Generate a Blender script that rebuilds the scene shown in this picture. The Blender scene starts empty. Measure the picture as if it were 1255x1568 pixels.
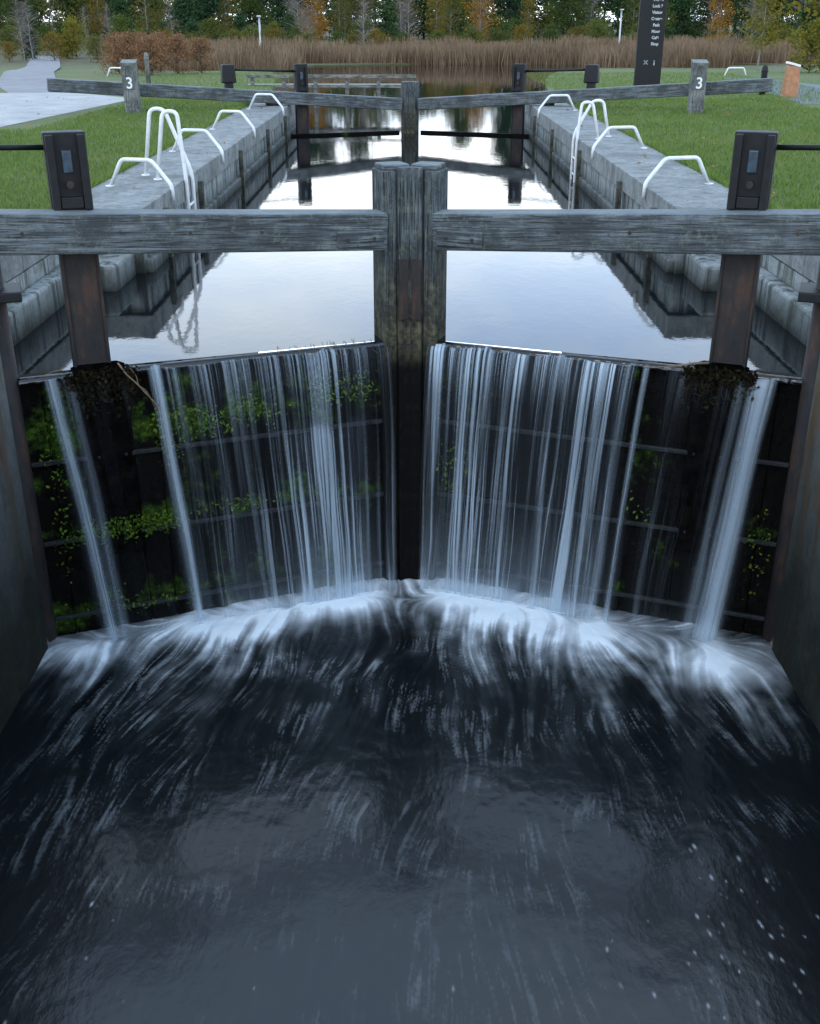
import bpy, math, random
import numpy as np
from mathutils import Vector, Matrix
random.seed(7); np.random.seed(7)
R=math.radians
scene=bpy.context.scene
scene.view_settings.view_transform='Standard'; scene.view_settings.look='None'; scene.view_settings.exposure=0
# ------------------------------------------------------------------ helpers
def link(o,parent=None):
    scene.collection.objects.link(o)
    if parent is not None:
        o.parent=parent
        o.matrix_parent_inverse=Matrix.Translation(-parent.location)
    return o
def empty(name,loc=(0,0,0)):
    e=bpy.data.objects.new(name,None); e.location=loc; e.empty_display_size=.3
    scene.collection.objects.link(e); return e
class NT:
    def __init__(s,tree): s.t=tree; s.t.nodes.clear()
    def n(s,ty,_in=None,**kw):
        nd=s.t.nodes.new(ty)
        for k,v in kw.items(): setattr(nd,k,v)
        for k,v in (_in or {}).items():
            if isinstance(v,tuple) and len(v)==2 and hasattr(v[0],'outputs'):
                s.t.links.new(v[0].outputs[v[1]],nd.inputs[k])
            elif hasattr(v,'outputs'): s.t.links.new(v.outputs[0],nd.inputs[k])
            else: nd.inputs[k].default_value=v
        return nd
    def math(s,op,a,b=0.0,clamp=False):
        return s.n('ShaderNodeMath',{0:a,1:b},operation=op,use_clamp=clamp)
    def ramp(s,fac,stops):
        nd=s.n('ShaderNodeValToRGB',{0:fac}); cr=nd.color_ramp
        while len(cr.elements)<len(stops): cr.elements.new(.5)
        for e,(p,c) in zip(cr.elements,stops):
            e.position=p; e.color=(c,c,c,1) if not isinstance(c,tuple) else (*c[:3],1)
        return nd
    def mix(s,fac,a,b,bt='MIX'):
        return s.n('ShaderNodeMixRGB',{0:fac,1:a if not(isinstance(a,tuple) and len(a)==3) else (*a,1),2:b if not(isinstance(b,tuple) and len(b)==3) else (*b,1)},blend_type=bt)
    def noise(s,vec,scale,detail=5,rough=.55):
        return s.n('ShaderNodeTexNoise',{'Vector':vec,'Scale':scale,'Detail':detail,'Roughness':rough})
    def mapv(s,vec,sc,rot=(0,0,0)):
        return s.n('ShaderNodeMapping',{'Vector':vec,'Scale':sc,'Rotation':rot})
def newmat(name):
    m=bpy.data.materials.new(name); m.use_nodes=True; return m,NT(m.node_tree)
def finish(T,bsdf): T.n('ShaderNodeOutputMaterial',{'Surface':bsdf})
def simple(name,col,rough=.5,metal=0,var=.15,scale=6,bump=.1,spec=.5):
    m,T=newmat(name); tc=T.n('ShaderNodeTexCoord')
    nz=T.noise((tc,'Object'),scale,6,.65)
    d=tuple(c*(1-var*2) for c in col); l=tuple(min(1,c*(1+var)) for c in col)
    r=T.ramp(nz,[(.3,d),(.7,l)])
    b=T.n('ShaderNodeBump',{'Height':T.noise((tc,'Object'),scale*8,4),'Strength':bump,'Distance':.01})
    finish(T,T.n('ShaderNodeBsdfPrincipled',{'Base Color':r,'Roughness':rough,'Metallic':metal,'Specular IOR Level':spec,'Normal':b})); return m
def wood(name,axis='x',dark=(.022,.026,.028),light=(.20,.235,.25),green=.4,wetz=None):
    m,T=newmat(name); tc=T.n('ShaderNodeTexCoord'); geo=T.n('ShaderNodeNewGeometry')
    sc={'x':(1.0,14,14),'z':(14,14,1.0)}[axis]
    g=T.noise(T.mapv((tc,'Object'),sc),2.2,9,.75); sc2={'x':(1.6,50,50),'z':(50,50,1.6)}[axis]
    g2=T.noise(T.mapv((tc,'Object'),sc2),1.6,5,.6)
    blot=T.noise((tc,'Object'),2.6,7,.7); spk=T.noise((tc,'Object'),38,4,.7)
    c=T.ramp(g,[(.34,dark),(.5,tuple(a*.55+b*.45 for a,b in zip(dark,light))),(.66,light)])
    c=T.mix(T.ramp(g2,[(.40,.9),(.49,0.0)]),c,(.010,.011,.012))
    c=T.mix(T.ramp(blot,[(.38,.85),(.56,0.0)]),c,(.028,.032,.034))
    c=T.mix(T.ramp(spk,[(.34,.6),(.42,0.0)]),c,(.02,.02,.02))
    pos=T.n('ShaderNodeSeparateXYZ',{0:(geo,'Position')}); nrm=T.n('ShaderNodeSeparateXYZ',{0:(geo,'Normal')})
    lich=T.noise((tc,'Object'),11,6,.75)
    c=T.mix(T.math('MULTIPLY',T.ramp(lich,[(.55,0.0),(.64,1.0)]),green),c,(.17,.21,.15))
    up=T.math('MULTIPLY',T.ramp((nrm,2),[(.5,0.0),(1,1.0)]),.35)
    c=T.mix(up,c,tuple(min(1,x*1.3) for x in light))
    spec=.5
    if wetz is not None:
        wf=T.n('ShaderNodeMapRange',{'Value':(pos,2),'From Min':wetz+1.0,'From Max':wetz+.1})
        wf=T.math('ADD',wf,T.math('MULTIPLY',T.math('SUBTRACT',blot,.5),1.6),True)
        wc=T.mix(T.ramp(lich,[(.42,0.0),(.60,1.0)]),(.02,.017,.012),(.12,.11,.055))
        c=T.mix(T.math('MULTIPLY',wf,.8),c,wc)
        df=T.n('ShaderNodeMapRange',{'Value':(pos,2),'From Min':wetz,'From Max':wetz-.25})
        c=T.mix(df,c,T.mix(T.ramp(lich,[(.5,0.0),(.7,1.0)]),(.004,.004,.004),(.016,.014,.009)))
        spec=.12
    h=T.math('ADD',g,T.math('MULTIPLY',g2,.8))
    b=T.n('ShaderNodeBump',{'Height':h,'Strength':.9,'Distance':.016})
    finish(T,T.n('ShaderNodeBsdfPrincipled',{'Base Color':c,'Roughness':.75,'Specular IOR Level':spec,'Normal':b})); return m
def mesh_np(name,v,q,mats=(),parent=None,smooth=False,attrs=None,midx=None,k=4):
    v=np.asarray(v,dtype=np.float32); q=np.asarray(q,dtype=np.int32)
    me=bpy.data.meshes.new(name); me.vertices.add(len(v)); me.vertices.foreach_set('co',v.ravel())
    me.loops.add(len(q)*k); me.loops.foreach_set('vertex_index',q.ravel())
    me.polygons.add(len(q)); me.polygons.foreach_set('loop_start',np.arange(0,len(q)*k,k,dtype=np.int32))
    if midx is not None: me.polygons.foreach_set('material_index',np.asarray(midx,dtype=np.int32))
    me.polygons.foreach_set('use_smooth',np.full(len(q),smooth))
    me.update(calc_edges=True)
    for m in mats: me.materials.append(m)
    for an,av in (attrs or {}).items():
        a=me.attributes.new(an,'FLOAT','POINT'); a.data.foreach_set('value',np.asarray(av,dtype=np.float32).ravel())
    o=bpy.data.objects.new(name,me)
    return o if parent=='nolink' else link(o,parent)
def grid_quads(nu,nv):
    i=np.arange(nu*nv).reshape(nv,nu)
    return np.stack([i[:-1,:-1],i[:-1,1:],i[1:,1:],i[1:,:-1]],-1).reshape(-1,4)
def box(name,c,size,mat,parent=None,rz=0,ry=0,rx=0,bevel=.008,taper=None):
    x,y,z=[s/2 for s in size]; t=taper or (1,1)
    v=[(-x,-y,-z),(x,-y,-z),(x,y,-z),(-x,y,-z),(-x*t[0],-y*t[1],z),(x*t[0],-y*t[1],z),(x*t[0],y*t[1],z),(-x*t[0],y*t[1],z)]
    f=[(3,2,1,0),(4,5,6,7),(0,1,5,4),(1,2,6,5),(2,3,7,6),(3,0,4,7)]
    me=bpy.data.meshes.new(name); me.from_pydata(v,[],f); me.materials.append(mat)
    o=bpy.data.objects.new(name,me); o.location=c; o.rotation_euler=(rx,ry,rz)
    link(o,parent)
    if bevel>0:
        b=o.modifiers.new('b','BEVEL'); b.width=bevel; b.segments=2
    return o
def tube_arr(pts,rad,n=8):
    pts=[Vector(p) for p in pts]; V=[];Q=[]
    rads=rad if hasattr(rad,'__len__') else [rad]*len(pts)
    up=Vector((0,0,1)); prev=None
    for i,p in enumerate(pts):
        t=(pts[min(i+1,len(pts)-1)]-pts[max(i-1,0)]).normalized()
        if prev is None: a=t.cross(up if abs(t.z)<.95 else Vector((1,0,0))).normalized()
        else: a=(prev-t*prev.dot(t)).normalized()
        prev=a; b=t.cross(a)
        for k in range(n):
            an=2*math.pi*k/n; V.append(p+(a*math.cos(an)+b*math.sin(an))*rads[i])
        if i:
            s=(i-1)*n
            for k in range(n): Q.append((s+k,s+(k+1)%n,s+n+(k+1)%n,s+n+k))
    return V,Q
def tube(name,pts,rad,mat,parent=None,n=10,round_=0):
    if round_:
        P=[Vector(p) for p in pts]; out=[P[0]]
        for i in range(1,len(P)-1):
            a=(P[i-1]-P[i]); b=(P[i+1]-P[i]); r=min(round_,a.length*.45,b.length*.45)
            s=P[i]+a.normalized()*r; e=P[i]+b.normalized()*r
            for k in range(6):
                t=k/5; out.append(s*(1-t)**2+P[i]*2*t*(1-t)+e*t*t)
        out.append(P[-1]); pts=out
    V,Q=tube_arr(pts,rad,n)
    V=[tuple(v) for v in V]
    F=list(Q)+[tuple(range(n-1,-1,-1)),tuple(range(len(V)-n,len(V)))]
    me=bpy.data.meshes.new(name); me.from_pydata(V,[],F); me.materials.append(mat)
    for p in me.polygons: p.use_smooth=len(p.vertices)==4
    return link(bpy.data.objects.new(name,me),parent)
def vnoise(x,y,seed=0):
    rs=np.random.RandomState(seed); tab=rs.rand(256,256).astype(np.float32)
    xi=np.floor(x).astype(int); yi=np.floor(y).astype(int); fx=(x-xi);fy=(y-yi)
    fx=fx*fx*(3-2*fx); fy=fy*fy*(3-2*fy)
    g=lambda a,b: tab[a%256,b%256]
    return (g(xi,yi)*(1-fx)+g(xi+1,yi)*fx)*(1-fy)+(g(xi,yi+1)*(1-fx)+g(xi+1,yi+1)*fx)*fy
def fbm(x,y,o=4,seed=0):
    s=0;a=1;t=0
    for i in range(o): s=s+a*vnoise(x*2**i+i*17.3,y*2**i+i*9.1,seed+i); t+=a; a*=.5
    return s/t
def sstep(a,b,x):
    t=np.clip((x-a)/(b-a),0,1); return t*t*(3-2*t)
def blur(a,r,it=2):
    for _ in range(it):
        for ax in (0,1):
            p=[(0,0),(0,0)]; p[ax]=(r+1,r); q=np.cumsum(np.pad(a,p,mode='edge').astype(np.float64),axis=ax)
            n=a.shape[ax]; w_=2*r+1
            a=(np.take(q,range(w_,n+w_),axis=ax)-np.take(q,range(0,n),axis=ax))/w_
    return a
# ------------------------------------------------------------------ camera
cam=bpy.data.cameras.new('camera'); camo=bpy.data.objects.new('camera',cam); scene.collection.objects.link(camo)
camo.location=(0,0,5.2); camo.rotation_euler=(R(90-24.56),0,0)
cam.sensor_fit='VERTICAL'; cam.sensor_height=24; cam.lens=24*1650/1568; cam.clip_end=3000; cam.clip_start=.05
scene.camera=camo
# ------------------------------------------------------------------ world
w=bpy.data.worlds.new('World'); scene.world=w; w.use_nodes=True
T=NT(w.node_tree)
sky=T.n('ShaderNodeTexSky',sky_type='NISHITA'); sky.sun_disc=False; sky.sun_elevation=R(38); sky.sun_rotation=R(200); sky.dust_density=3
tc=T.n('ShaderNodeTexCoord'); sp=T.n('ShaderNodeSeparateXYZ',{0:(tc,'Generated')})
base=T.ramp((sp,2),[(0,(.80,.84,.88)),(.11,(.92,.95,.97)),(.19,(.70,.76,.82)),(.27,(.48,.57,.69)),(.45,(.33,.42,.54)),(1,(.38,.46,.58))])
nz=T.noise(T.mapv((tc,'Generated'),(1,1,3.5)),3.0,7,.6)
cl=T.ramp(nz,[(.38,(.66,.77,.92)),(.6,(1.0,1.0,.98))])
cc=T.mix(1.0,base,cl,'MULTIPLY')
sc=T.n('ShaderNodeVectorMath',{0:cc,'Scale':41.0},operation='SCALE')
mx=T.mix(.9,sky,sc)
T.n('ShaderNodeOutputWorld',{'Surface':T.n('ShaderNodeBackground',{'Color':mx,'Strength':.1})})
sl=bpy.data.lights.new('sun','SUN'); sl.energy=.6; sl.angle=R(20); sl.color=(1,.96,.9)
so=bpy.data.objects.new('sun',sl); so.rotation_euler=(R(52),0,R(-20)); so.location=(0,-20,40); scene.collection.objects.link(so)
# ------------------------------------------------------------------ materials
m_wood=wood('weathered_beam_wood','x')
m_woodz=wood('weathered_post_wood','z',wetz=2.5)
m_white=simple('white_paint',(.72,.74,.74),.35,0,.08,9)
m_black=simple('black_paint',(.005,.006,.008),.55,0,.4,14,.3,.35)
def rustmat():
    m,T=newmat('rusty_steel'); tc=T.n('ShaderNodeTexCoord')
    n=T.noise(T.mapv((tc,'Object'),(1,1,.35)),7,8,.7)
    c=T.ramp(n,[(.32,(.012,.014,.017)),(.5,(.028,.024,.023)),(.62,(.06,.034,.025)),(.75,(.11,.06,.035))])
    b=T.n('ShaderNodeBump',{'Height':T.noise((tc,'Object'),60,4),'Strength':.4,'Distance':.006})
    finish(T,T.n('ShaderNodeBsdfPrincipled',{'Base Color':c,'Roughness':.65,'Specular IOR Level':.3,'Normal':b})); return m
m_rust=rustmat()
def concmat(name,base=(.30,.33,.325),wetz=2.5,wetspan=.35,rust=.0,dark=(.010,.012,.010),speck=.3,streak=.8,ss=5,green=.5):
    m,T=newmat(name); geo=T.n('ShaderNodeNewGeometry'); P=(geo,'Position')
    pos=T.n('ShaderNodeSeparateXYZ',{0:P})
    n1=T.noise(P,1.6,8,.65); n2=T.noise(P,13,7,.72); st=T.noise(T.mapv(P,(ss,ss,.3)),1.8,6,.6)
    c=T.ramp(n1,[(.3,tuple(x*.55 for x in base)),(.52,base),(.72,tuple(x*1.4 for x in base))])
    c=T.mix(T.ramp(n2,[(.38,speck),(.54,0.0)]),c,(.06,.06,.055))
    c=T.mix(T.ramp(st,[(.5,0.0),(.60,streak)]),c,(.04,.042,.036))
    if rust: c=T.mix(T.ramp(T.noise(T.mapv(P,(3,3,.5)),1.3,5),[(.46,0.0),(.6,rust)]),c,(.14,.075,.03))
    c=T.mix(T.ramp(T.noise(P,3.4,7,.7),[(.5,0.0),(.64,green)]),c,(.065,.08,.035))
    wf=T.n('ShaderNodeMapRange',{'Value':(pos,2),'From Min':wetz+wetspan,'From Max':wetz})
    wf=T.math('ADD',wf,T.math('MULTIPLY',T.math('SUBTRACT',n1,.5),1.2),True)
    c=T.mix(T.math('MULTIPLY',wf,.95),c,T.mix(T.ramp(n2,[(.5,0.0),(.7,.7)]),dark,(.022,.035,.010)))
    b=T.n('ShaderNodeBump',{'Height':T.math('ADD',n2,T.math('MULTIPLY',T.noise(P,50,3),.3)),'Strength':.3,'Distance':.008})
    finish(T,T.n('ShaderNodeBsdfPrincipled',{'Base Color':c,'Roughness':.85,'Specular IOR Level':.2,'Normal':b})); return m
m_conc=concmat('stained_concrete')
m_concl=concmat('chamber_concrete',(.15,.16,.16),.6,2.0,.9,streak=.5,ss=2,green=.4)
m_cope=concmat('coping_stone',(.25,.265,.26),0,.1,speck=.4,streak=.25,ss=3,green=.35)
def watermat(name,ripple,scale,rough,foam=False,ior=1.4):
    m,T=newmat(name); geo=T.n('ShaderNodeNewGeometry'); P=(geo,'Position')
    h=T.noise(T.mapv(P,(1,.6,1)),scale,4,.6)
    b=T.n('ShaderNodeBump',{'Height':h,'Strength':ripple,'Distance':.02})
    d=T.n('ShaderNodeBsdfPrincipled',{'Base Color':(.004,.006,.007,1),'Roughness':rough,'IOR':ior,'Normal':b})
    if foam:
        a=T.n('ShaderNodeAttribute',attribute_name='foam')
        f=T.n('ShaderNodeBsdfPrincipled',{'Base Color':(.78,.87,.93,1),'Roughness':.8})
        s=T.n('ShaderNodeMixShader',{0:T.math('MINIMUM',(a,'Fac'),.97),1:d,2:f}); finish(T,s)
    else: finish(T,d)
    return m
m_up=watermat('still_water',.06,5,.03,ior=1.55)
m_low=watermat('churned_water',.2,7,.2,True,ior=1.5)
# ------------------------------------------------------------------ layout constants
MY=9.87; SL=.379; HW=3.3; ZU=2.5; ZC=3.25
LEAF=math.atan(SL)
def leafpt(side,u,wn,z,my=MY):
    c,s=math.cos(LEAF),math.sin(LEAF)
    return Vector((side*(u*c)-side*wn*s, my-u*s-wn*c, z))
# ------------------------------------------------------------------ ground
def groundmat():
    m,T=newmat('grass_ground'); geo=T.n('ShaderNodeNewGeometry'); P=(geo,'Position')
    n1=T.noise(P,.35,6,.6); n2=T.noise(P,9,6,.75)
    c=T.ramp(n2,[(.3,(.055,.085,.02)),(.5,(.105,.155,.04)),(.7,(.18,.22,.075))])
    c=T.mix(T.ramp(n1,[(.45,0.0),(.62,.7)]),c,(.18,.17,.08))
    yy=T.n('ShaderNodeSeparateXYZ',{0:P}); far=T.n('ShaderNodeMapRange',{'Value':(yy,1),'From Min':62,'From Max':78})
    c=T.mix(far,c,(.09,.08,.035))
    b=T.n('ShaderNodeBump',{'Height':T.noise(P,40,5,.8),'Strength':1.0,'Distance':.05})
    finish(T,T.n('ShaderNodeBsdfPrincipled',{'Base Color':c,'Roughness':.9,'Normal':b})); return m
gm=groundmat()
def gz(y): return 3.2-.62*float(sstep(46,70,np.array(float(y))))
rows=[(-60,-4,4),(31,-4,4),(36,-4.3,4.3),(42,-4.9,4.9),(46,-5.4,5.5),(50,-5.9,6.3),(55,-6.4,7.4),(59,-6.8,8.2),(62,-7,9),(66,-7.2,10),(70,-7.2,11.2),(74,-6,24),(77,1,21)]
V=[];F=[]; nc=10
def cols(xl,xr): return [-900,-120,-40,-20,xl,xr,20 if xr<19.5 else xr+6,40,120,900]
for y,xl,xr in rows: V+=[(x,y,gz(y)) for x in cols(xl,xr)]
for i in range(len(rows)-1):
    for j in range(nc-1):
        if j==4: continue
        a=i*nc+j; F.append((a,a+1,a+nc+1,a+nc))
i=len(rows)-1
for y in (80,110,1800):
    V+=[(x,y,gz(y)) for x in cols(1,21)]
    for j in range(nc-1): a=i*nc+j; F.append((a,a+1,a+nc+1,a+nc))
    i+=1
b0=len(V)
for y,xl,xr in rows: V+=[(xl,y,-.5),(xr,y,-.5)]
for i in range(len(rows)-1):
    a=i*nc; F.append((a+4,a+nc+4,b0+2*i+2,b0+2*i)); F.append((a+5,b0+2*i+1,b0+2*i+3,a+nc+5))
a=(len(rows)-1)*nc; k=b0+2*(len(rows)-1); F.append((a+4,a+5,k+1,k))
me=bpy.data.meshes.new('ground'); me.from_pydata(V,[],F); me.materials.append(gm); link(bpy.data.objects.new('ground',me))
pm=simple('pale_path_concrete',(.36,.36,.35),.9,0,.14,1.2,.3)
pm2=simple('towpath_gravel',(.22,.22,.225),.9,0,.14,1.2,.3)
def sheet(name,pts,z,mat,parent=None):
    me=bpy.data.meshes.new(name); me.from_pydata([(p[0],p[1],z if len(p)<3 else p[2]) for p in pts],[],[tuple(range(len(pts)))]); me.materials.append(mat)
    me.update()
    if me.polygons[0].normal.z<0: me.flip_normals()
    return link(bpy.data.objects.new(name,me),parent)
sheet('paved_landing',[(-40,22),(-8.4,22.8),(-7.6,32),(-9.9,34.5),(-40,34.5)],3.206,pm)
P_=[(-9.9,34.5),(-11.0,37),(-12.3,40.5),(-13.6,44.5),(-15,49),(-16.4,54),(-18.2,60),(-21,70),(-27,90)]
Vp=[];Fp=[]
for i,(x,y) in enumerate(P_): Vp+=[(x-2.1,y,gz(y)+.006+(.03 if y>46 else 0)),(x,y,gz(y)+.006+(.03 if y>46 else 0))]
for i in range(len(P_)-1): Fp.append((2*i,2*i+1,2*i+3,2*i+2))
me=bpy.data.meshes.new('towpath'); me.from_pydata(Vp,[],Fp); me.materials.append(pm2); link(bpy.data.objects.new('towpath',me))
sheet('footpath',[(10.2,30),(40,20),(40,30),(14,37),(12.9,44),(11.8,44)],3.206,simple('grey_asphalt',(.14,.16,.2),.9,0,.1,2,.3))
# ------------------------------------------------------------------ lock walls
lw=empty('lock_wall',(0,15,3))
for s in (-1,1):
    k='l' if s<0 else 'r'
    box('chamber_wall_'+k,(s*(3.28+.36),(-14+8.40)/2,1.0),(.72,22.40,3.94),m_concl,lw,bevel=.03)
    box('recess_wall_'+k,(s*(3.78+.11),10.6,1.5),(.22,4.2,2.9),m_conc,lw,bevel=.01)
    box('recess_plinth_'+k,(s*(3.6+.09),10.6,1.15),(.178,4.2,3.3),m_conc,lw,bevel=.03)
    box('quoin_'+k,(s*(3.56+.24),8.57,1.0),(.48,.33,3.94),m_concl,lw,bevel=.03)
    box('corner_ledge_'+k,(s*(3.2+.2),12.15,1.1),(.42,.9,3.35),m_conc,lw,bevel=.04)
    box('upper_chamber_wall_'+k,(s*(3.09+.45),(12.6+31.5)/2,.99),(.9,18.9,3.96),m_conc,lw,bevel=.01)
    box('upper_plinth_'+k,(s*(3.04+.02),(12.65+31.4)/2,1.0),(.1,18.7,3.3),m_conc,lw,bevel=.02)
    y=-14
    while y<31.3:
        L=random.uniform(1.7,2.3); y2=min(y+L,31.5)
        if y<8.42<y2: y2=8.42
        if y<12.5<y2: y2=12.5
        xi=3.26 if y<8.42 else (3.76 if y2<=12.5 else 3.03)
        if y2-y>.12:
            box('coping_'+k,(s*((xi+4.05)/2),(y+y2)/2,ZC-.14+random.uniform(-.004,.004)),(4.05-xi,y2-y-.012,.28),m_cope,lw,bevel=.010,rz=random.uniform(-.001,.001))
        y=y2
    for yy in (13.6,16.0,20.0,24.0,27.5):
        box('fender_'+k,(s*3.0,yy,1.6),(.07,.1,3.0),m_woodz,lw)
# ------------------------------------------------------------------ water
EDG=.045
m_=leafpt(-1,3.75,EDG,0); c0=MY-EDG/math.cos(LEAF)
sheet('canal_water',[(-3.75,m_.y),(-3.75,12.5),(-3.2,12.5),(-3.2,31),(-9,31),(-9,80),(30,80),(30,31),(3.2,31),(3.2,12.5),(3.75,12.5),(3.75,m_.y),(0,c0)],ZU,m_up)
def bump(u,a,b,s=.05,w=1): return w*sstep(a-s,a+s,u)*(1-sstep(b-s,b+s,u))
def dens(side,u):
    if side<0: return bump(u,.27,.36,.03,.8)+bump(u,.44,1.35,.1,.95)+bump(u,1.35,2.12,.12,.8)+bump(u,2.2,2.3,.05,.4)+bump(u,2.6,3.05,.1,.05)
    return bump(u,.24,2.1,.06,1.0)+bump(u,2.4,3.0,.1,.06)+bump(u,2.52,2.57,.02,.4)
def strand(side,u):
    if side<0: return bump(u,2.35,2.43,.03,.85)+bump(u,3.2,3.28,.035,.7)+bump(u,3.08,3.14,.04,.25)
    return bump(u,2.21,2.25,.015,.5)+bump(u,3.12,3.28,.05,.8)+bump(u,3.0,3.06,.03,.3)+bump(u,2.06,2.1,.03,.3)
def fallmat():
    m,T=newmat('falling_water'); a=T.n('ShaderNodeAttribute',attribute_name='dens')
    d=T.n('ShaderNodeBsdfDiffuse',{'Color':(.58,.71,.82,1)})
    tl=T.n('ShaderNodeBsdfTranslucent',{'Color':(.5,.6,.70,1)})
    s=T.n('ShaderNodeMixShader',{0:.3,1:d,2:tl})
    gl=T.n('ShaderNodeBsdfGlossy',{'Color':(.8,.9,1,1),'Roughness':.4}); s=T.n('ShaderNodeMixShader',{0:.08,1:s,2:gl})
    tr=T.n('ShaderNodeBsdfTransparent')
    finish(T,T.n('ShaderNodeMixShader',{0:(a,'Fac'),1:tr,2:s})); return m
m_fall=fallmat()
wf=empty('waterfall',(0,9.2,1.2))
def blurx(S): return blur(S,12,2)
def curtain(side,layer):
    nu=900; U=np.linspace(.22,3.42,nu)
    lip=[(.046,2.499),(.075,2.490),(.095,2.47)]
    nz_=210; zz=2.455-np.linspace(0,1,nz_)**1.15*2.5
    W=[l[0] for l in lip]; Z=[l[1] for l in lip]
    for z in zz: W.append(.10+(.20+.05*layer)*math.sqrt((2.46-z)/2.45)); Z.append(z)
    W=np.array(W)+.003*layer;Z=np.array(Z); nv=len(W)
    UU,ZZ=np.meshgrid(U,Z); WW=np.repeat(W[:,None],nu,1); drop=np.clip(2.5-ZZ,0,3)
    sd=11*layer+(50 if side<0 else 0)
    us=UU*(1+.028*drop)+.06*(fbm(UU*2.5,drop*.5,3,sd)-.5)*drop
    fine=fbm(us*85,drop*.6,3,sd+1); med=fbm(us*24,drop*.3,3,sd+2); co=fbm(us*5,drop*.45,3,sd+3)
    D=dens(side,us); D0=D
    if side<0:
        led=sstep(.5,.62,us)*(1-sstep(1.25,1.4,us))*sstep(.62+.25*(co-.5),.78+.25*(co-.5),drop)
        D=D*(.54+1.0*led)
    st=sstep(.475,.71,fine*.4+med*.6)
    thin=.10+.90*sstep(.34,.62,co)
    top=np.exp(-(drop/.3)**2)
    a=D*(.03+1.0*st*thin+.35*sstep(.5,.68,fine)*top)
    a=a*(1-.35*(sstep(.15,.5,drop)*(1-sstep(.8,1.7,drop))))
    a=a+sstep(1.4,2.5,drop)*D*.13
    S=strand(side,us)
    a=a+S*(.22+.7*sstep(.35,.65,fine*.5+med*.5))*(.8+.2*sstep(0,2,drop))
    a=a+.3*blurx(S)*sstep(.6,2.4,drop)
    bot=sstep(2.15,2.5,drop); a=a+bot*(D*sstep(.3,.6,co)+S)*.5
    a*= (.85 if layer==0 else .45)
    a=np.clip(a,0,.92)
    WW=WW+.03*(med-.5)*sstep(.1,1,drop)
    c_,s_=math.cos(LEAF),math.sin(LEAF)
    X=side*(UU*c_)-side*WW*s_; Y=MY-UU*s_-WW*c_
    V=np.stack([X,Y,ZZ],-1).reshape(-1,3)
    mesh_np('fall_sheet',V,grid_quads(nu,nv),[m_fall],wf,True,{'dens':a})
for s in (-1,1):
    for l in (0,1): curtain(s,l)
    U=np.linspace(0.0,3.5,300); prof=[(EDG-.0,2.5),(.06,2.499),(.075,2.494),(.088,2.484),(.094,2.468),(.094,2.45)]
    UU,PI=np.meshgrid(U,np.arange(len(prof))); Wn=np.array([p[0] for p in prof])[PI]; Zn=np.array([p[1] for p in prof])[PI]
    nn=fbm(UU*9,UU*0+s*7+20,3,4)-.5; Wn=Wn+nn*.03*(PI/5); Zn=Zn+nn*.012*np.minimum(PI,1)
    c_,s_=math.cos(LEAF),math.sin(LEAF)
    mesh_np('crest_lip',np.stack([s*(UU*c_)-s*Wn*s_,MY-UU*s_-Wn*c_,Zn],-1).reshape(-1,3),grid_quads(300,6),[m_up],wf,True)
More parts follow.
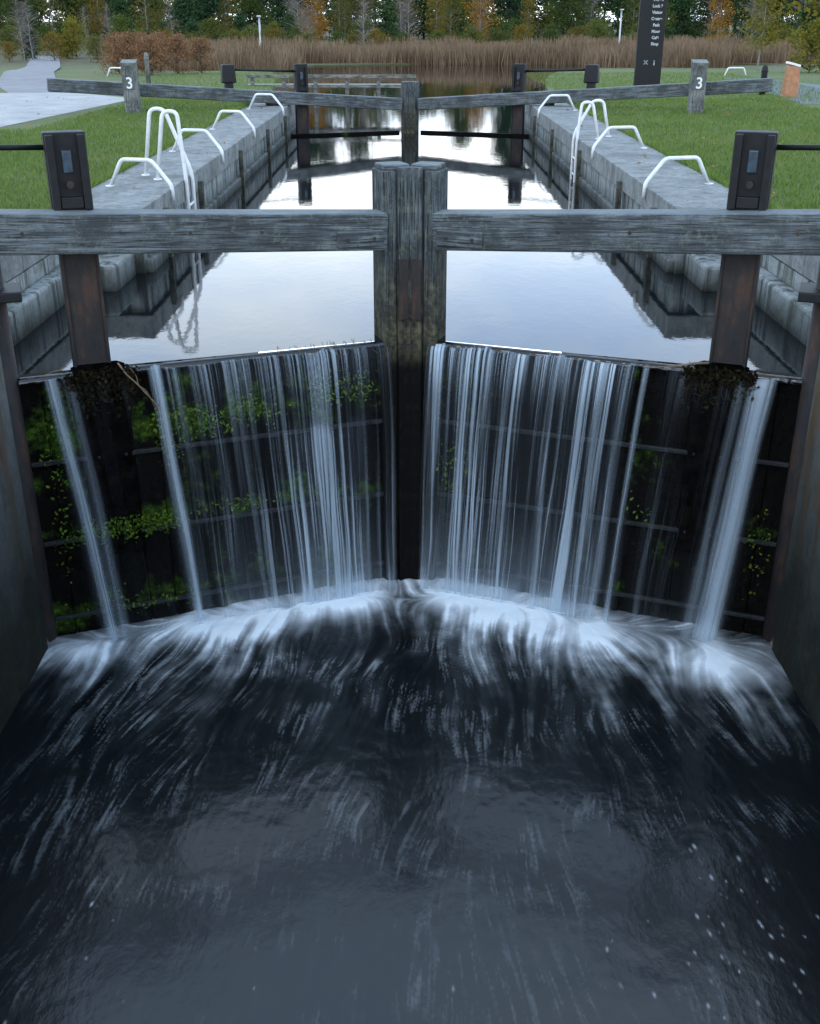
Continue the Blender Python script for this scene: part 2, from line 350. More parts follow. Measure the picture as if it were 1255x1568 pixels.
def lower():
    dx=.0085; xs=np.arange(-3.30,3.301,dx); ys=np.arange(3.6,9.95,dx)
    X,Y=np.meshgrid(xs,ys); X=X.astype(np.float32);Y=Y.astype(np.float32)
    foot=MY-SL*np.abs(X)-.36; g=foot-Y
    c_=math.cos(LEAF)
    Fx=np.zeros_like(X);Fy=np.zeros_like(X); src=[]
    def tot(sd,u): return dens(sd,u)+1.2*strand(sd,u)
    for sd in (-1,1):
        for u in np.arange(.15,3.4,.16):
            wt=float(tot(sd,np.array([u*1.06]))[0])*.45+.06; p=leafpt(sd,u,.3,0); src.append((p.x,p.y,wt))
    SP=[(-2.98,8.34,.22,.95),(2.74,8.08,.29,1.25),(1.66,8.66,.36,1.0),(1.0,8.92,.26,.7),(.42,9.27,.24,.75),(-1.95,8.80,.30,.9),(-1.3,9.0,.24,.6),(-.62,9.28,.25,.65),(0,9.66,.12,.55)]
    src+= [(px,py+.05,a*1.2) for px,py,r,a in SP if abs(px)>.1]
    for px,py,wt in src:
        for mx_ in (px,6.6-px,-6.6-px):
            ddx=X-mx_; ddy=Y-py; r2=ddx*ddx+ddy*ddy+.03; Fx+=wt*ddx/r2; Fy+=wt*ddy/r2
    warp=fbm(X*1.6,Y*1.6,3,5)-.5; warp2=fbm(X*1.6+40,Y*1.6,3,8)-.5
    L=np.sqrt(Fx**2+Fy**2)+1e-5; Fx/=L;Fy/=L
    Fx+=warp*1.1;Fy+=warp2*1.1; L=np.sqrt(Fx**2+Fy**2)+1e-5; Fx/=L;Fy/=L
    N=fbm(X*85,Y*85,2,21)*.65+fbm(X*26,Y*26,2,33)*.35
    N2=fbm(X*11,Y*11,3,35)
    ny,nx=X.shape; iy0,ix0=np.mgrid[0:ny,0:nx].astype(np.float32)
    def lic_(N,n,st):
        acc=N.copy(); cnt=1
        for sg in (1,-1):
            cx=ix0.copy(); cy=iy0.copy()
            for k in range(n):
                ii=np.clip(cy,0,ny-1).astype(np.int32); jj=np.clip(cx,0,nx-1).astype(np.int32)
                cx+=sg*Fx[ii,jj]*st; cy+=sg*Fy[ii,jj]*st
                ii=np.clip(cy,0,ny-1).astype(np.int32); jj=np.clip(cx,0,nx-1).astype(np.int32)
                acc+=N[ii,jj]; cnt+=1
        l=acc/cnt; return (l-l.mean())/(l.std()+1e-6)
    lic=lic_(N,15,1.2); licl=blur(lic_(N,24,1.3),1,1); licw=lic_(N2,28,1.6)
    E=np.zeros_like(X)
    for sd in (-1,1):
        e=tot(sd,np.abs(X)/c_*1.07); E=np.where(X*sd>=0,e,E)
    E1=E[0]*(.35+1.0*sstep(.36,.62,fbm(xs*2.7+9,xs*0+3,3,12)))
    kx=np.exp(-np.linspace(-2,2,41)**2); kx/=kx.sum(); E1=np.convolve(np.pad(E1,20,mode='edge'),kx,'valid'); E=np.repeat(E1[None,:],ny,0).astype(np.float32)
    E=np.clip(E+.07,0,1.1)
    lum=fbm(X*2.2,Y*2.6,4,61); lum2=fbm(X*6,Y*6,3,64)
    scal=fbm(X*4.0,Y*1.0,3,77)
    gg=np.clip(g,0,9)
    stw=np.clip(.5+.30*licw,0,1.3); st=np.clip(.5+.32*licl,0,1.2)
    reach=.10+.22*scal+.18*stw
    core=np.exp(-(gg/(reach))**2)*E*sstep(-.52,-.15,g)
    halo=np.exp(-gg/.5)*E*stw**2.4*(.35+.65*st)*(.2+1.4*sstep(.3,.7,lum))
    spots=np.zeros_like(X)
    for px,py,r,a in SP:
        d=np.sqrt(((X-px)*.9)**2+((Y-py)*1.2)**2)*(1+.7*(lum2-.5)); spots+=a*np.exp(-(d/r)**2)+a*.55*np.exp(-(d/(r*2.1))**2)*(stw**1.6*st*1.8)
    soft=.6+.7*(lum2-.1)
    foam=core*(.40+.24*st+.36*stw)*soft+halo*.95+spots*(.68+.25*st)*np.clip(soft,0,1.1)
    foam=foam*.75+blur(foam,3,2)*.25
    fall=np.exp(-gg/1.15); fall2=np.exp(-gg/5)
    faint=np.clip(lic-.2,0,2.2)**1.2*(.006+.085*fall+.013*fall2)*(.1+1.6*sstep(.38,.68,lum))
    edge=sstep(0,.9,3.25-np.abs(X))
    foam=foam+faint*(.1+.9*edge)
    rs=np.random.RandomState(9)
    for k in range(60):
        if k<46: bx=rs.normal(2.05,.3); by=rs.normal(5.0,.4)
        elif k<52: bx=rs.normal(-2.0,.3); by=rs.normal(5.0,.4)
        else: bx=rs.uniform(-2.6,2.6); by=rs.uniform(4.2,5.6)
        r=rs.uniform(.003,.008); i=int((by-ys[0])/dx); j=int((bx-xs[0])/dx)
        if 4<i<ny-5 and 4<j<nx-5:
            sl_=(slice(i-4,i+5),slice(j-4,j+5)); ax=Fx[i,j];ay=Fy[i,j]
            ux=X[sl_]-bx; uy=Y[sl_]-by; al=ux*ax+uy*ay; pe=-ux*ay+uy*ax
            foam[sl_]=np.maximum(foam[sl_],.5*rs.uniform(.1,1)*np.exp(-(al/(r*2.8))**2-(pe/r)**2))
    fade=sstep(3.6,4.1,Y); foam=np.clip(foam,0,1)*fade
    rough_=blur(np.clip(core+spots*.6,0,1.2),5,1)
    Z=.035*rough_+.012*(fbm(X*5,Y*5,3,91)-.5)*np.exp(-gg/2.0)*2+.0018*np.clip(licl,-2,2)*np.exp(-gg/1.5)+.006*(fbm(X*2.5,Y*2.5,2,95)-.5)
    V=np.stack([X,Y,Z*fade],-1).reshape(-1,3)
    mesh_np('lock_chamber_water',V,grid_quads(nx,ny),[m_low],None,True,{'foam':foam})
    sheet('downstream_water',[(-3.3,-60),(3.3,-60),(3.3,3.6),(-3.3,3.6)],0,m_low)
lower()
# ------------------------------------------------------------------ gates
def platemat():
    m,T=newmat('wet_gate_planks'); geo=T.n('ShaderNodeNewGeometry'); P=(geo,'Position')
    n=T.noise(P,2.6,7,.65); n2=T.noise(P,16,6,.75); pos=T.n('ShaderNodeSeparateXYZ',{0:P})
    c=T.ramp(n2,[(.35,(.0015,.0015,.0015)),(.6,(.005,.0045,.004)),(.75,(.022,.016,.010))])
    lf=T.n('ShaderNodeMapRange',{'Value':(pos,0),'From Min':1.2,'From Max':-.6,'To Min':.02,'To Max':.15})
    bz=T.ramp(T.n('ShaderNodeMapRange',{'Value':(pos,2),'From Min':0.0,'From Max':2.5}),[(.0,.35),(.12,.55),(.25,0.0),(.36,.1),(.42,.9),(.5,.1),(.7,.15),(.80,1.0),(.9,.3),(1,0.0)])
    lf=T.math('MULTIPLY',lf,T.math('ADD',bz,.2))
    mo=T.math('MULTIPLY',T.ramp(T.math('ADD',n,lf),[(.60,0.0),(.72,.9)]),T.ramp(n2,[(.36,.1),(.6,1.0)]))
    c=T.mix(mo,c,T.mix(T.ramp(n2,[(.45,0.0),(.7,1.0)]),(.03,.07,.006),(.08,.15,.014)))
    b=T.n('ShaderNodeBump',{'Height':n2,'Strength':.9,'Distance':.035})
    finish(T,T.n('ShaderNodeBsdfPrincipled',{'Base Color':c,'Roughness':.6,'Specular IOR Level':.06,'Normal':b})); return m
m_plank=platemat()
m_iron=simple('wet_iron_strap',(.016,.019,.022),.5,0,.4,20,.3,.3)
m_mossy=simple('mossy_timber',(.005,.0045,.004),.9,0,.5,9,1.0,0.0)
m_blue=simple('slot_reflection_blue',(.05,.08,.11),.3,.5,.3,12)  # bluish reflection in the gear box slot, painted as base colour
def gate(my,name,near=True):
    top0=3.66 if near else 3.36; slope=.056 if near else .072
    zb=-.6 if near else 1.0
    g=empty(name,(0,my,2))
    for s in (-1,1):
        rz=-s*LEAF
        k='l' if s<0 else 'r'
        def P(u,wn,z): return leafpt(s,u,wn,z,my)
        if near:
            npk=14; u0=.3;u1=3.56
            box('backing_'+k,P(1.85,-.12,.9),(3.6,.08,3.0),m_plank,g,rz=rz)
            for i in range(npk):
                a=u0+(u1-u0)*i/npk;b=u0+(u1-u0)*(i+1)/npk
                box('plank_'+k,P((a+b)/2,-.02+random.uniform(-.006,.006),.93),(b-a-.006,.1,3.06+random.uniform(-.015,.01)),m_plank,g,rz=rz,bevel=.006)
            for z in (1.72,.96,.2):
                box('strap_'+k,P(1.9,.05,z),(3.2,.035,.04),m_iron,g,rz=rz,bevel=.006)
                for i in range(14):
                    tube('bolt_'+k,[P(.4+i*.23,.065,z),P(.4+i*.23,.085,z)],.012,m_iron,g,6)
        else:
            box('planking_'+k,P(1.87,-.02,1.75),(3.14,.1,1.62),m_plank,g,rz=rz)
        pt=4.04 if near else 3.75; pw=.29 if near else .17
        gap=.02
        if near:
            box('mitre_post_'+k,P(gap+.07,-.02,(zb+pt)/2),(.14,.32,pt-zb),m_woodz,g,rz=rz,bevel=.02)
            box('mitre_post_outer_'+k,P(gap+.143+.065,-.045,(zb+pt-.03)/2),(.13,.30,pt-.03-zb),m_woodz,g,rz=rz,bevel=.018)
            box('mitre_post_cap_'+k,P(gap+.14,-.03,pt-.005),(.25,.24,.05),m_wood,g,rz=rz,bevel=.015)
            box('mitre_plate_'+k,P(gap+.10,.15,2.98),(.09,.018,.55),m_rust,g,rz=rz,bevel=.004)
        else:
            box('mitre_post_'+k,P(gap+pw/2,-.03,(zb+pt)/2),(pw,.28,pt-zb),m_woodz,g,rz=rz,bevel=.018)
        Lb=8.7; ud=.12+Lb/2; ang=math.atan(slope)
        o=box('balance_beam_'+k,P(ud+.15,.06,top0-.16+slope*ud),(Lb,.28,.32 if near else .29),m_wood,g,bevel=.024)
        o.rotation_euler=(0,-s*ang,rz)
        if near:
            box('beam_bracket_'+k,P(.54,.212,top0-.19),(.42,.04,.13),m_wood,g,rz=rz,bevel=.008)
            for uu in (.42,.66): tube('bracket_bolt_'+k,[P(uu,.225,top0-.19),P(uu,.245,top0-.19)],.016,m_rust,g,8)
            for uu in (1.4,2.0,3.3): tube('beam_bolt_'+k,[P(uu,.19,top0-.16+slope*uu),P(uu,.210,top0-.16+slope*uu)],.016,m_rust,g,8)
        up=2.88; bt=top0+slope*up
        box('paddle_column_'+k,P(up,-.12,(2.3+bt)/2),(.31,.16,bt-2.3),m_rust,g,rz=rz,bevel=.02)
        for e in (-.14,.14): box('column_flange_'+k,P(up+e,-.03,(2.3+bt)/2),(.025,.03,bt-2.3),m_rust,g,rz=rz,bevel=.006)
        box('paddle_gear_box_'+k,P(up,-.12,bt+.28 if near else bt+.33),(.32,.18,.60),m_black,g,rz=rz,bevel=.008)
        for e in (-.12,.12): box('gear_box_rib_'+k,P(up+e,.0,bt+.28),(.06,.07,.57),m_black,g,rz=rz,bevel=.006)
        box('gear_box_foot_'+k,P(up,.0,bt+.05),(.17,.06,.09),m_black,g,rz=rz,bevel=.008)
        box('gear_slot_'+k,P(up+.0,-.016,bt+.36),(.075,.02,.17),m_blue,g,rz=rz,bevel=.006)  # slot in the gear box, its bluish reflection put into the colour
        tube('gear_spindle_'+k,[P(up,-.02,bt+.19),P(up,.03,bt+.19)],.03,m_rust,g,12)
        uo=4.7 if not near else 5.6
        hz=(bt+.46)
        tube('handrail_'+k,[P(up,-.12,hz),P(uo,-.12,hz+slope*(uo-up)*.5)],.022 if near else .03,m_black,g)
        box('outer_box_'+k,P(uo,-.12,top0+slope*uo+.3),(.36,.24,.42),m_black,g,rz=rz,bevel=.03,taper=(.85,.85))
        box('outer_bracket_'+k,P(uo,-.12,top0+slope*uo+.02),(.2,.16,.2),m_black,g,rz=rz,bevel=.01)
        hp=P(3.66,-.02,0)
        tube('heel_post_'+k,[(hp.x,hp.y,zb),(hp.x,hp.y,3.5)],.17,m_rust,g,20)
        box('iron_collar_'+k,P(3.62,.02,3.2),(.5,.4,.08),m_black,g,rz=rz,bevel=.01)
        if near:
            box('paddle_housing_'+k,P(2.84,-.02,2.36),(.50,.28,.34),m_mossy,g,rz=rz,bevel=.09)
            box('paddle_frame_'+k,P(2.84,.04,1.5),(.44,.06,1.5),m_mossy,g,rz=rz,bevel=.03)
gate(MY,'lock_gate',True)
gate(29.9,'lock_gate',False)
# ------------------------------------------------------------------ leaf quads util
def leaf_quads(C,size,seed=0,flat=0):
    rs=np.random.RandomState(seed); n=len(C)
    a=rs.normal(size=(n,3)); a[:,2]*=(1-flat); a/=np.linalg.norm(a,axis=1)[:,None]
    b=rs.normal(size=(n,3)); b[:,2]*=(1-flat); b-=a*(a*b).sum(1)[:,None]; b/=np.linalg.norm(b,axis=1)[:,None]
    s=(size*rs.uniform(.5,1.3,n))[:,None]
    V=np.stack([C+a*s*.6,C+b*s*.32,C-a*s*.6,C-b*s*.32],1).reshape(-1,3)
    return V,np.arange(n*4).reshape(n,4)
def leafmat(name,cols,trans=.35,objrand=True,scale=1.3):
    m,T=newmat(name); geo=T.n('ShaderNodeNewGeometry'); oi=T.n('ShaderNodeObjectInfo')
    nz=T.noise((geo,'Position'),scale,3,.6); r1=(geo,'Random Per Island')
    f=T.math('MULTIPLY',r1,.45); f=T.math('ADD',f,T.math('MULTIPLY',nz,.5))
    if objrand: f=T.math('ADD',T.math('MULTIPLY',f,.5),T.math('MULTIPLY',(oi,'Random'),.6))
    k=len(cols); c=T.ramp(f,[((i+.5)/k,cc) for i,cc in enumerate(cols)])
    d=T.n('ShaderNodeBsdfDiffuse',{'Color':c})
    if trans>0:
        t=T.n('ShaderNodeBsdfTranslucent',{'Color':c}); d=T.n('ShaderNodeMixShader',{0:trans,1:d,2:t})
    finish(T,d); return m
m_bark=simple('dark_bark',(.05,.045,.04),.9,0,.3,8,.5)
m_birch=simple('birch_bark',(.26,.25,.23),.8,0,.35,10,.3)
m_pine=leafmat('pine_needles',[(.018,.04,.022),(.03,.06,.028),(.045,.08,.03)],0)
m_decid=leafmat('autumn_leaves',[(.05,.07,.02),(.09,.10,.025),(.13,.11,.028),(.22,.14,.03),(.11,.12,.03),(.06,.075,.028)],.3)
m_green=leafmat('olive_leaves',[(.04,.065,.022),(.07,.10,.027),(.10,.12,.03),(.15,.14,.035)],.3)
m_bare=leafmat('bare_twigs',[(.08,.06,.05),(.13,.095,.07)],0)
def tree_mesh(name,h,cb,cr,kind,nl,ls,tr,mats,seed,nc=70):
    rs=np.random.RandomState(seed); pts=[];p=np.array([0.,0.,-.2]);n=9
    for i in range(n):
        pts.append(tuple(p)); p=p+np.array([rs.normal(0,.09)*h*.05,rs.normal(0,.09)*h*.05,(h*.97+.2)/(n-1)])
    rad=[max(.012,tr*(1-i/(n-1))**.8) for i in range(n)]
    V,Q=tube_arr(pts,rad,6); V=[tuple(v) for v in V];Q=list(Q)
    def tp(z):
        i=min(n-2,max(0,int((z+.2)/(h*.97+.2)*(n-1)))); return np.array(pts[i])
    C=[]
    for k in range(nc):
        t=rs.uniform(0,1)**(.8); z=cb+(h-cb)*t
        if kind=='pine': r=cr*(1-t)**.7*rs.uniform(.3,1)+.15
        elif kind=='birch': r=cr*math.sin(math.pi*(.12+.86*t))**.7*rs.uniform(.2,1)
        else: r=cr*math.sin(math.pi*(.2+.75*t))**.5*rs.uniform(.2,1.05)
        a=rs.uniform(0,6.283); b=tp(z*.9); e=np.array([b[0]+r*math.cos(a),b[1]+r*math.sin(a),z+(rs.uniform(-.2,.3) if kind!='pine' else -.15*r)])
        zz=max(.2,z-r*.5); st=tp(zz); st=np.array([st[0],st[1],zz])
        mid=(st+e)/2+np.array([0,0,.12*r])
        v2,q2=tube_arr([tuple(st),tuple(mid),tuple(e)],[max(.012,tr*.28*(1-t*.7)),.02,.008],4)
        o=len(V); V+= [tuple(v) for v in v2]; Q+=[tuple(i+o for i in q) for q in q2]
        C.append(e*.85+mid*.15)
    C=np.array(C); nb=len(Q)
    idx=rs.randint(0,len(C),nl); cl=(.09*h**.7+.16)*rs.uniform(.6,1.3,len(C))
    P=C[idx]+rs.normal(size=(nl,3))*cl[idx][:,None]*np.array([1,1,.6 if kind!='pine' else .35])
    P[:,2]=np.maximum(P[:,2],.1)
    lv,lq=leaf_quads(P,ls,seed+1)
    Vt=np.vstack([np.array(V),lv]); Qt=np.vstack([np.array(Q),lq+len(V)])
    mi=np.zeros(len(Qt),dtype=int); mi[nb:]=1
    return mesh_np(name,Vt,Qt,mats,'nolink',False,None,mi).data
K={}
def addk(k,me): K.setdefault(k,[]).append(me)
for i in range(3): addk('pine',tree_mesh('pine',14,2.0+i*.8,2.4,'pine',4200,.40,.17,[m_bark,m_pine],100+i,95))
for i in range(3): addk('youngpine',tree_mesh('youngpine',6,.4,1.7,'pine',3000,.28,.09,[m_bark,m_pine],120+i,70))
for i in range(3): addk('birch',tree_mesh('birch',10,1.0+i*.5,1.9,'birch',2800,.24,.09,[m_birch,m_decid],200+i,85))
for i in range(3): addk('round',tree_mesh('broadleaf',9,.5,2.8,'round',4200,.28,.13,[m_bark,m_green],300+i,90))
for i in range(2): addk('bare',tree_mesh('bare',8.5,.9,2.2,'birch',1200,.13,.09,[m_birch,m_bare],400+i,140))
for i in range(3): addk('bush',tree_mesh('bush',3.4,.3,1.7,'round',2200,.17,.06,[m_bark,m_decid],500+i,60))
for i in range(2): addk('olivebush',tree_mesh('olive_bush',3.4,.3,1.8,'round',2200,.19,.06,[m_bark,m_green],520+i,60))
wood_e=empty('distant_woodland',(0,130,2.58))
rs=random.Random(5)
def inst(kind,x,y,sc=1,parent=wood_e,name=None):
    o=bpy.data.objects.new(name or kind,rs.choice(K[kind])); o.location=(x,y,gz(y)); o.rotation_euler=(0,0,rs.uniform(0,6.28))
    o.scale=(sc*rs.uniform(.9,1.15),sc*rs.uniform(.9,1.15),sc); link(o,parent); return o
for i in range(110):
    x=-130+260*i/110+rs.uniform(-1.5,1.5); inst(rs.choice(['pine','pine','round','round','birch']),x,rs.uniform(172,205),rs.uniform(1.1,1.5))
for i in range(80):
    x=-125+250*i/80+rs.uniform(-1.5,1.5); inst(rs.choice(['youngpine','youngpine','olivebush']),x,rs.uniform(162,172),rs.uniform(1.1,1.7))
for i in range(80):
    x=-100+200*i/80+rs.uniform(-1.5,1.5); inst(rs.choice(['pine','birch','round','birch','bare','youngpine','pine']),x,rs.uniform(132,162),rs.uniform(.5,1.05))
for i in range(90):
    x=-85+170*i/90+rs.uniform(-1.2,1.2); inst(rs.choice(['bush','olivebush','bare','youngpine','birch','olivebush']),x,rs.uniform(108,130),rs.uniform(.4,.8))
for i in range(70):
    x=-70+140*i/70+rs.uniform(-1.2,1.2); inst(rs.choice(['bush','olivebush']),x,rs.uniform(92,106),rs.uniform(.25,.65))
scr=empty('shrub_thicket',(-20,75,2.6))
for i in range(34):
    x=rs.uniform(-42,-12); y=rs.uniform(64,92)
    if x<-15 and y<80: y+=14
    inst(rs.choice(['bush','bare','olivebush','youngpine']),x,y,rs.uniform(.3,.55),scr)
for i in range(10):
    inst(rs.choice(['bare','olivebush','bush']),rs.uniform(-12,0),rs.uniform(84,92),rs.uniform(.35,.6),scr)
def named(kind,name,x,y,sc,mat=None):
    o=bpy.data.objects.new(name,rs.choice(K[kind]).copy() if mat else rs.choice(K[kind])); o.location=(x,y,gz(y)-.05); o.rotation_euler=(0,0,rs.uniform(0,6)); o.scale=(sc,sc,sc)
    if mat: o.data.materials[1]=mat
    link(o); return o
m_yel=leafmat('yellow_green_leaves',[(.08,.11,.025),(.15,.16,.03),(.24,.19,.035),(.24,.14,.025)],.35,False)
m_or=leafmat('orange_leaves',[(.18,.10,.02),(.30,.15,.025),(.34,.14,.02)],.35,False)
m_rus=leafmat('russet_leaves',[(.14,.09,.05),(.24,.13,.07),(.32,.17,.09)],.3,False)
named('round','autumn_tree',18.0,50,.8,m_yel); named('round','autumn_tree',23,56,.9,m_yel); named('olivebush','autumn_shrub',16.8,49,.55,m_yel)
named('birch','birch_tree',18.5,62,.6,m_yel)
named('birch','birch_tree',24,92,.55,m_or); named('birch','birch_tree',6,100,.62,m_or); named('birch','birch_tree',-8,100,.6,m_or)
named('round','willow_tree',-14.2,58,.27,m_green); named('bush','yellow_shrub',-24.5,86,.75,m_yel)
for x,y,s in [(-12.0,48,.42),(-11.2,46.5,.45),(-10.2,46,.42),(-9.4,47,.42),(-12.6,51,.42),(-8.6,48,.38),(-10.6,49.5,.46),(-11.6,51,.46)]: named('bush','russet_shrub',x,y,s,m_rus)
# ------------------------------------------------------------------ reeds
def blades(name,P,h,wd,mat,seed,lean=.15):
    rs=np.random.RandomState(seed); n=len(P); H=h*rs.uniform(.65,1.15,n); a=rs.uniform(0,6.28,n)
    dx=np.cos(a)*wd/2; dy=np.sin(a)*wd/2; lx=rs.normal(0,lean,n)*H; ly=rs.normal(0,lean,n)*H
    z=np.zeros(n)
    b0=P+np.stack([-dx,-dy,z],1); b1=P+np.stack([dx,dy,z],1); m0=P+np.stack([dx*.8+lx*.4,dy*.8+ly*.4,H*.6],1); m1=P+np.stack([-dx*.8+lx*.4,-dy*.8+ly*.4,H*.6],1)
    t0=P+np.stack([lx+dx*.25,ly+dy*.25,H],1); t1=P+np.stack([lx-dx*.25,ly-dy*.25,H],1)
    V=np.stack([b0,b1,m0,m1,t0,t1],1).reshape(-1,3); i=np.arange(n)*6
    Q=np.concatenate([np.stack([i,i+1,i+2,i+3],1),np.stack([i+3,i+2,i+4,i+5],1)])
    return mesh_np(name,V,Q,[mat])
m_reed=leafmat('dry_reeds',[(.13,.095,.06),(.24,.165,.105),(.36,.255,.17)],.3,False,.35)
r=np.random.RandomState(4)
segs=[(r.uniform(0,40,34000),76.5+r.uniform(0,10,34000)),(r.uniform(-16,1,9000),76.5+r.uniform(0,9,9000)),
      (r.uniform(-13,-6.8,7000),r.uniform(54,77,7000)),(r.uniform(11,19,6000),r.uniform(69,77,6000))]
PX=np.concatenate([a for a,b in segs]);PY=np.concatenate([b for a,b in segs])
clump=fbm(PX*.35+50,PY*.35,3,14)
keep=r.rand(len(PX))<sstep(.25,.5,clump)+.2; PX=PX[keep];PY=PY[keep];clump=clump[keep]
gzv=3.2-.62*sstep(46,70,PY)
blades('reed_bed',np.stack([PX,PY,gzv-.5+1.6*(clump-.5)],1),1.5,.055,m_reed,6,.12)
m_grass=leafmat('grass_blades_green',[(.07,.11,.025),(.13,.20,.045),(.19,.25,.07),(.27,.26,.11)],.35,False,.8)
def gpts(n,x0,x1,y0,y1,s):
    rr=np.random.RandomState(s); u=rr.rand(n); y=y0*(y1/y0)**u; x=rr.uniform(x0,x1,n); return np.stack([x,y,np.full(n,3.195)],1)
G=np.concatenate([gpts(60000,4.07,10,10,32,1),gpts(60000,-10,-4.07,10,32,2),gpts(18000,4.5,13,30,48,3),gpts(14000,-13,-4.3,30,48,4)])
inp=((G[:,0]<-7.5)&(G[:,1]>22.6)&(G[:,1]<35.5))
inp|=((G[:,0]<-9.6)&(G[:,1]>=34)&(G[:,1]<50)&(G[:,0]>-16))
blades('grass_blades',G[~inp],.07,.014,m_grass,9,.35)
rr=np.random.RandomState(31); n=9000; sx=rr.choice([-1,1],n)
E_=np.stack([sx*(4.04+np.abs(rr.normal(0,.05,n))),rr.uniform(9,31,n),np.full(n,3.2)],1); blades('grass_fringe',E_,.13,.014,m_grass,19,.4)
m_fl=leafmat('fallen_leaf',[(.2,.1,.03),(.35,.2,.05),(.12,.06,.03)],.1,False)
rr=np.random.RandomState(12); n=600; C=np.stack([rr.choice([-1,1],n)*rr.uniform(3.2,10,n),rr.uniform(9,34,n),np.full(n,3.27)],1)
V,Q=leaf_quads(C,.06,3,flat=.85); mesh_np('fallen_leaves',V,Q,[m_fl])
m_moss=leafmat('fern_green',[(.04,.08,.010),(.09,.16,.016),(.16,.25,.03)],.3,False,5)
C=[];rr=np.random.RandomState(20)
def cl(side,u,z,n,su,sz,wn=.1):
    for _ in range(n):
        p=leafpt(side,u+rr.normal(0,su),wn+abs(rr.normal(0,.03)),z+rr.normal(0,sz)); C.append(tuple(p))
for u in np.arange(2.35,3.25,.06): cl(-1,u,1.04+.03*math.sin(u*31),int(30+30*math.sin(u*17)**2),.05,.05)
for u in np.arange(1.35,2.4,.08): cl(-1,u,1.96+.06*math.sin(u*9),int(20+60*math.sin(u*7)**2),.07,.07,.05)
for u in np.arange(.45,.95,.07): cl(-1,u,2.10,40,.05,.08,.05)
cl(-1,1.8,1.08,120,.2,.04,.05)
cl(-1,3.3,1.7,90,.06,.22); cl(-1,3.3,1.0,60,.05,.2); cl(-1,2.6,.25,80,.25,.04); cl(-1,2.3,1.8,80,.08,.1); cl(-1,2.85,.35,40,.2,.05)
cl(1,.45,1.3,100,.1,.12,.05); cl(1,3.35,.9,70,.06,.2); cl(1,2.3,1.1,20,.1,.1)
V,Q=leaf_quads(np.array(C),.032,5); mesh_np('gate_moss',V,Q,[m_moss])
C=[]
for sd in (-1,1):
    for _ in range(1500):
        z=2.5-abs(rr.normal(0,.13)); cl(sd,2.84+rr.uniform(-.3,.3),z,1,.02,.02,.10)
m_dm=leafmat('dark_moss',[(.008,.007,.004),(.016,.014,.008),(.028,.022,.013)],0,False,6)
V,Q=leaf_quads(np.array(C),.04,8); mesh_np('housing_moss',V,Q,[m_dm])
tw=empty('debris_twigs',(0,9,2.5)); m_tw=simple('pale_twig',(.2,.13,.08),.8,0,.3,15)
def twig(side,u,wn,z,du,dw,dz,r=.007,n=6):
    p=leafpt(side,u,wn,z); q=leafpt(side,u+du,wn+dw,z+dz); P=[]
    for i in range(n):
        t=i/(n-1); v_=p.lerp(q,t)+Vector((random.uniform(-1,1),random.uniform(-1,1),random.uniform(-.5,1)))*.02; P.append(v_)
    tube('twig',P,[r*(1-.6*i/(n-1)) for i in range(n)],m_tw,tw,5)
twig(-1,2.7,.14,2.55,-.32,.12,-.42,.009); twig(-1,2.6,.12,2.5,-.15,.14,-.3,.005); twig(-1,3.1,.1,2.56,.2,.1,-.02,.006)
twig(1,2.75,.12,2.56,-.55,.12,-.06,.012); twig(1,3.1,.1,2.52,.3,.1,-.02,.006)
for i in range(26):
    u=random.uniform(.35,1.3); twig(-1,u,.03,2.52,random.uniform(-.04,.04),.09,random.uniform(-.14,-.04),.003,4)
# ------------------------------------------------------------------ white hoops
def hoop(side,xi,xo,y,h=.34,drop=.14,dy=.25,r=.026):
    e=empty('grab_hoop',(side*xi,y,ZC)); i=.2
    tube('rail',[(side*(xi-.09),y,ZC-drop),(side*(xi-.09),y,ZC+.04),(side*(xi+i-.04),y+dy*.3,ZC+h),(side*(xo-i),y+dy*.7,ZC+h),(side*xo,y+dy,ZC-.02)],r,m_white,e,10,.06)
    tube('foot_plate',[(side*xo,y+dy,ZC-.005),(side*xo,y+dy,ZC+.012)],.055,m_white,e,14)
for y in (14.1,18.1,22.0,27.2): hoop(-1,3.1,3.86,y)
for y in (14.3,18.6,26.8): hoop(1,3.1,3.9,y)
def ladder(side,y,k=1.0):
    e=empty('lock_ladder',(side*3.1,y,ZC))
    for dy,xs in ((-.22,.0),(.22,.26)):
        xi=3.0; top=.86*k
        tube('stile',[(side*xi,y+dy,1.4),(side*xi,y+dy,ZC+.04),(side*(xi+.05+xs),y+dy,ZC+top),(side*(xi+.24+xs),y+dy,ZC+top),(side*(xi+.38+xs),y+dy,ZC-.01)],.027,m_white,e,10,.12)
        tube('foot_plate',[(side*(xi+.38+xs),y+dy,ZC-.005),(side*(xi+.38+xs),y+dy,ZC+.012)],.055,m_white,e,14)
    for i in range(6): tube('rung',[(side*3.0,y-.22,1.5+i*.28),(side*3.0,y+.22,1.5+i*.28)],.018,m_white,e,8)
ladder(-1,15.2,1.0); ladder(1,20.6,.72)
for sx,yy in ((-11.3,45),(12.6,45)):
    e=empty('low_hoop_barrier',(sx,yy,3.2)); tube('rail',[(sx-.45,yy,3.15),(sx-.3,yy,3.5),(sx+.3,yy,3.5),(sx+.45,yy,3.15)],.03,m_white,e,8,.06)
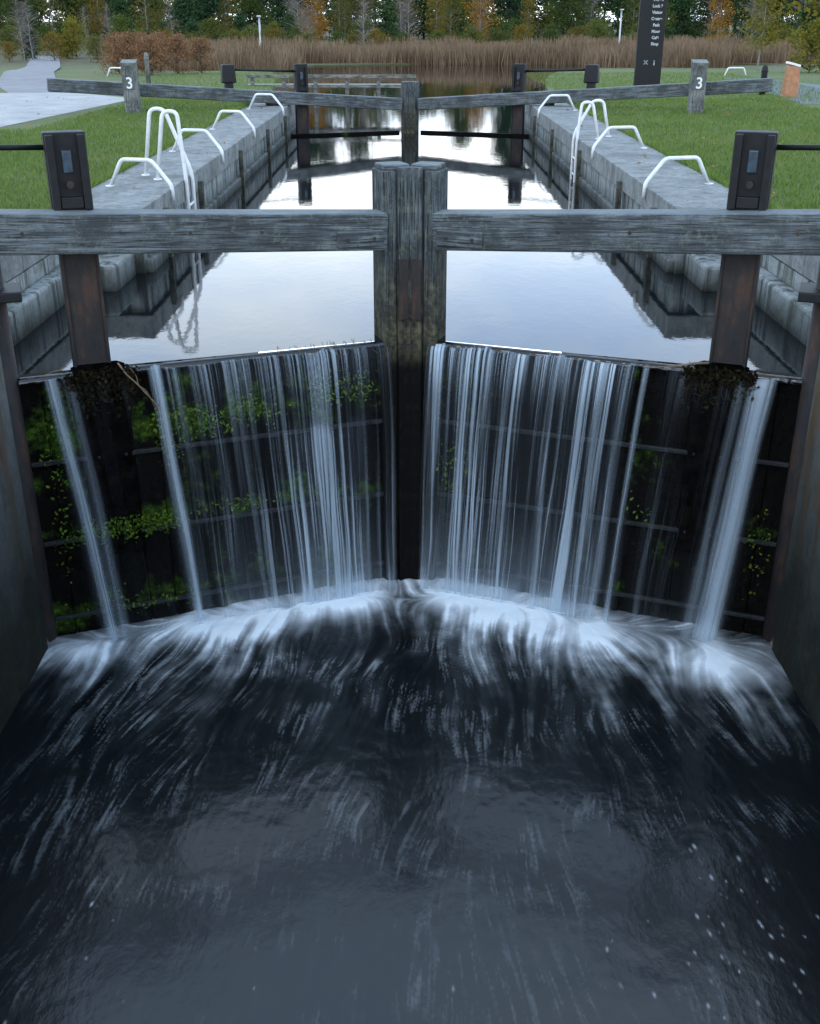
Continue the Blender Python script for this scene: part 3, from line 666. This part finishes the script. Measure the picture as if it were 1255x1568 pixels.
# ------------------------------------------------------------------ numbered posts
m_gw=wood('grey_post_wood','z',dark=(.10,.11,.105),light=(.28,.29,.27))
def text(s,loc,size,mat,parent,rz=0,name='lettering'):
    c=bpy.data.curves.new(name,'FONT'); c.body=s; c.size=size; c.align_x='CENTER'; c.align_y='CENTER'; c.extrude=.003; c.offset=.004; c.materials.append(mat)
    o=bpy.data.objects.new(name,c); o.location=loc; o.rotation_euler=(R(90),0,rz); link(o,parent); return o
m_plate=simple('grey_number_plate',(.09,.10,.10),.6)
for sx,yy in ((-6.45,26.75),(6.65,26.75)):
    e=empty('lock_number_post',(sx,yy,3.2))
    box('post',(sx,yy,3.72),(.34,.22,1.1),m_gw,e,bevel=.02)
    box('sloped_cap',(sx,yy+.01,4.3),(.36,.26,.08),m_gw,e,bevel=.015,rx=R(14))
    box('number_plate',(sx,yy-.117,3.86),(.25,.012,.27),m_plate,e,bevel=.004)
    text('3',(sx,yy-.13,3.86),.34,m_white,e)
e=empty('information_totem_sign',(7.15,35,3.2))
box('panel',(7.15,35,5.2),(.78,.16,4.1),m_black,e,bevel=.015)
box('plinth',(7.15,35,3.24),(.95,.35,.12),m_black,e,bevel=.01)
m_let=simple('sign_lettering',(.45,.47,.48),.5)
for i,s_ in enumerate(['Canal','Wheel','Lock 3','Visitor','Centre','Path','Moor','Café','Shop']):
    text(s_,(7.27,34.905,5.9-i*.17),.11,m_let,e)
text('×',(7.05,34.905,4.02),.3,simple('sign_grey',(.2,.23,.26),.5),e); text('i',(7.3,34.905,4.02),.2,m_let,e)
m_ow=simple('orange_timber',(.40,.19,.09),.7,0,.2,8,.3)
e=empty('timber_marker_post',(10.75,32.7,3.2)); box('post',(10.75,32.7,3.6),(.42,.3,.85),m_ow,e,bevel=.02,taper=(.8,.8)); box('top',(10.75,32.7,4.06),(.36,.28,.06),m_white,e,ry=R(14),bevel=.01)
def bollard(name,x,y,h,r,mat):
    e=empty(name,(x,y,3.2)); tube('shaft',[(x,y,gz(y)-.05),(x,y,gz(y)+h*.9),(x,y,gz(y)+h)],[r,r,r*.6],mat,e,12); tube('collar',[(x,y,gz(y)+h*.78),(x,y,gz(y)+h*.83)],r*1.12,mat,e,12)
bollard('bollard',10.25,33.6,.8,.09,m_black)
bollard('wooden_bollard',-8.8,39,1.0,.08,m_gw)
m_pale=simple('galvanised_steel',(.5,.52,.52),.5,.2,.1)
def lamp(x,y,h):
    b=gz(y)
    e=empty('street_lamp',(x,y,b)); tube('column',[(x,y,b-.1),(x,y,b+h*.25),(x,y,b+h)],[.09,.06,.05],m_pale,e,10)
    box('lantern',(x,y-.12,b+h+.04),(.2,.5,.09),m_pale,e,bevel=.03); box('base_door',(x,y-.09,b+.55),(.1,.03,.35),m_pale,e)
lamp(14.6,82,3.2); lamp(-8.4,66,2.7); lamp(-32,90,4.2)
e=empty('timber_jetty',(-2.5,38,3.2)); m_jt=wood('jetty_wood','x',dark=(.12,.12,.11),light=(.34,.34,.31))
box('deck',(-2.6,38.5,3.2),(5.6,.6,.1),m_jt,e); box('rail',(-2.6,38.2,3.5),(5.6,.06,.1),m_jt,e)
for i in range(6): box('post',(-5.2+i*1.04,38.25,2.85),(.12,.12,1.4),m_jt,e)
print('done')
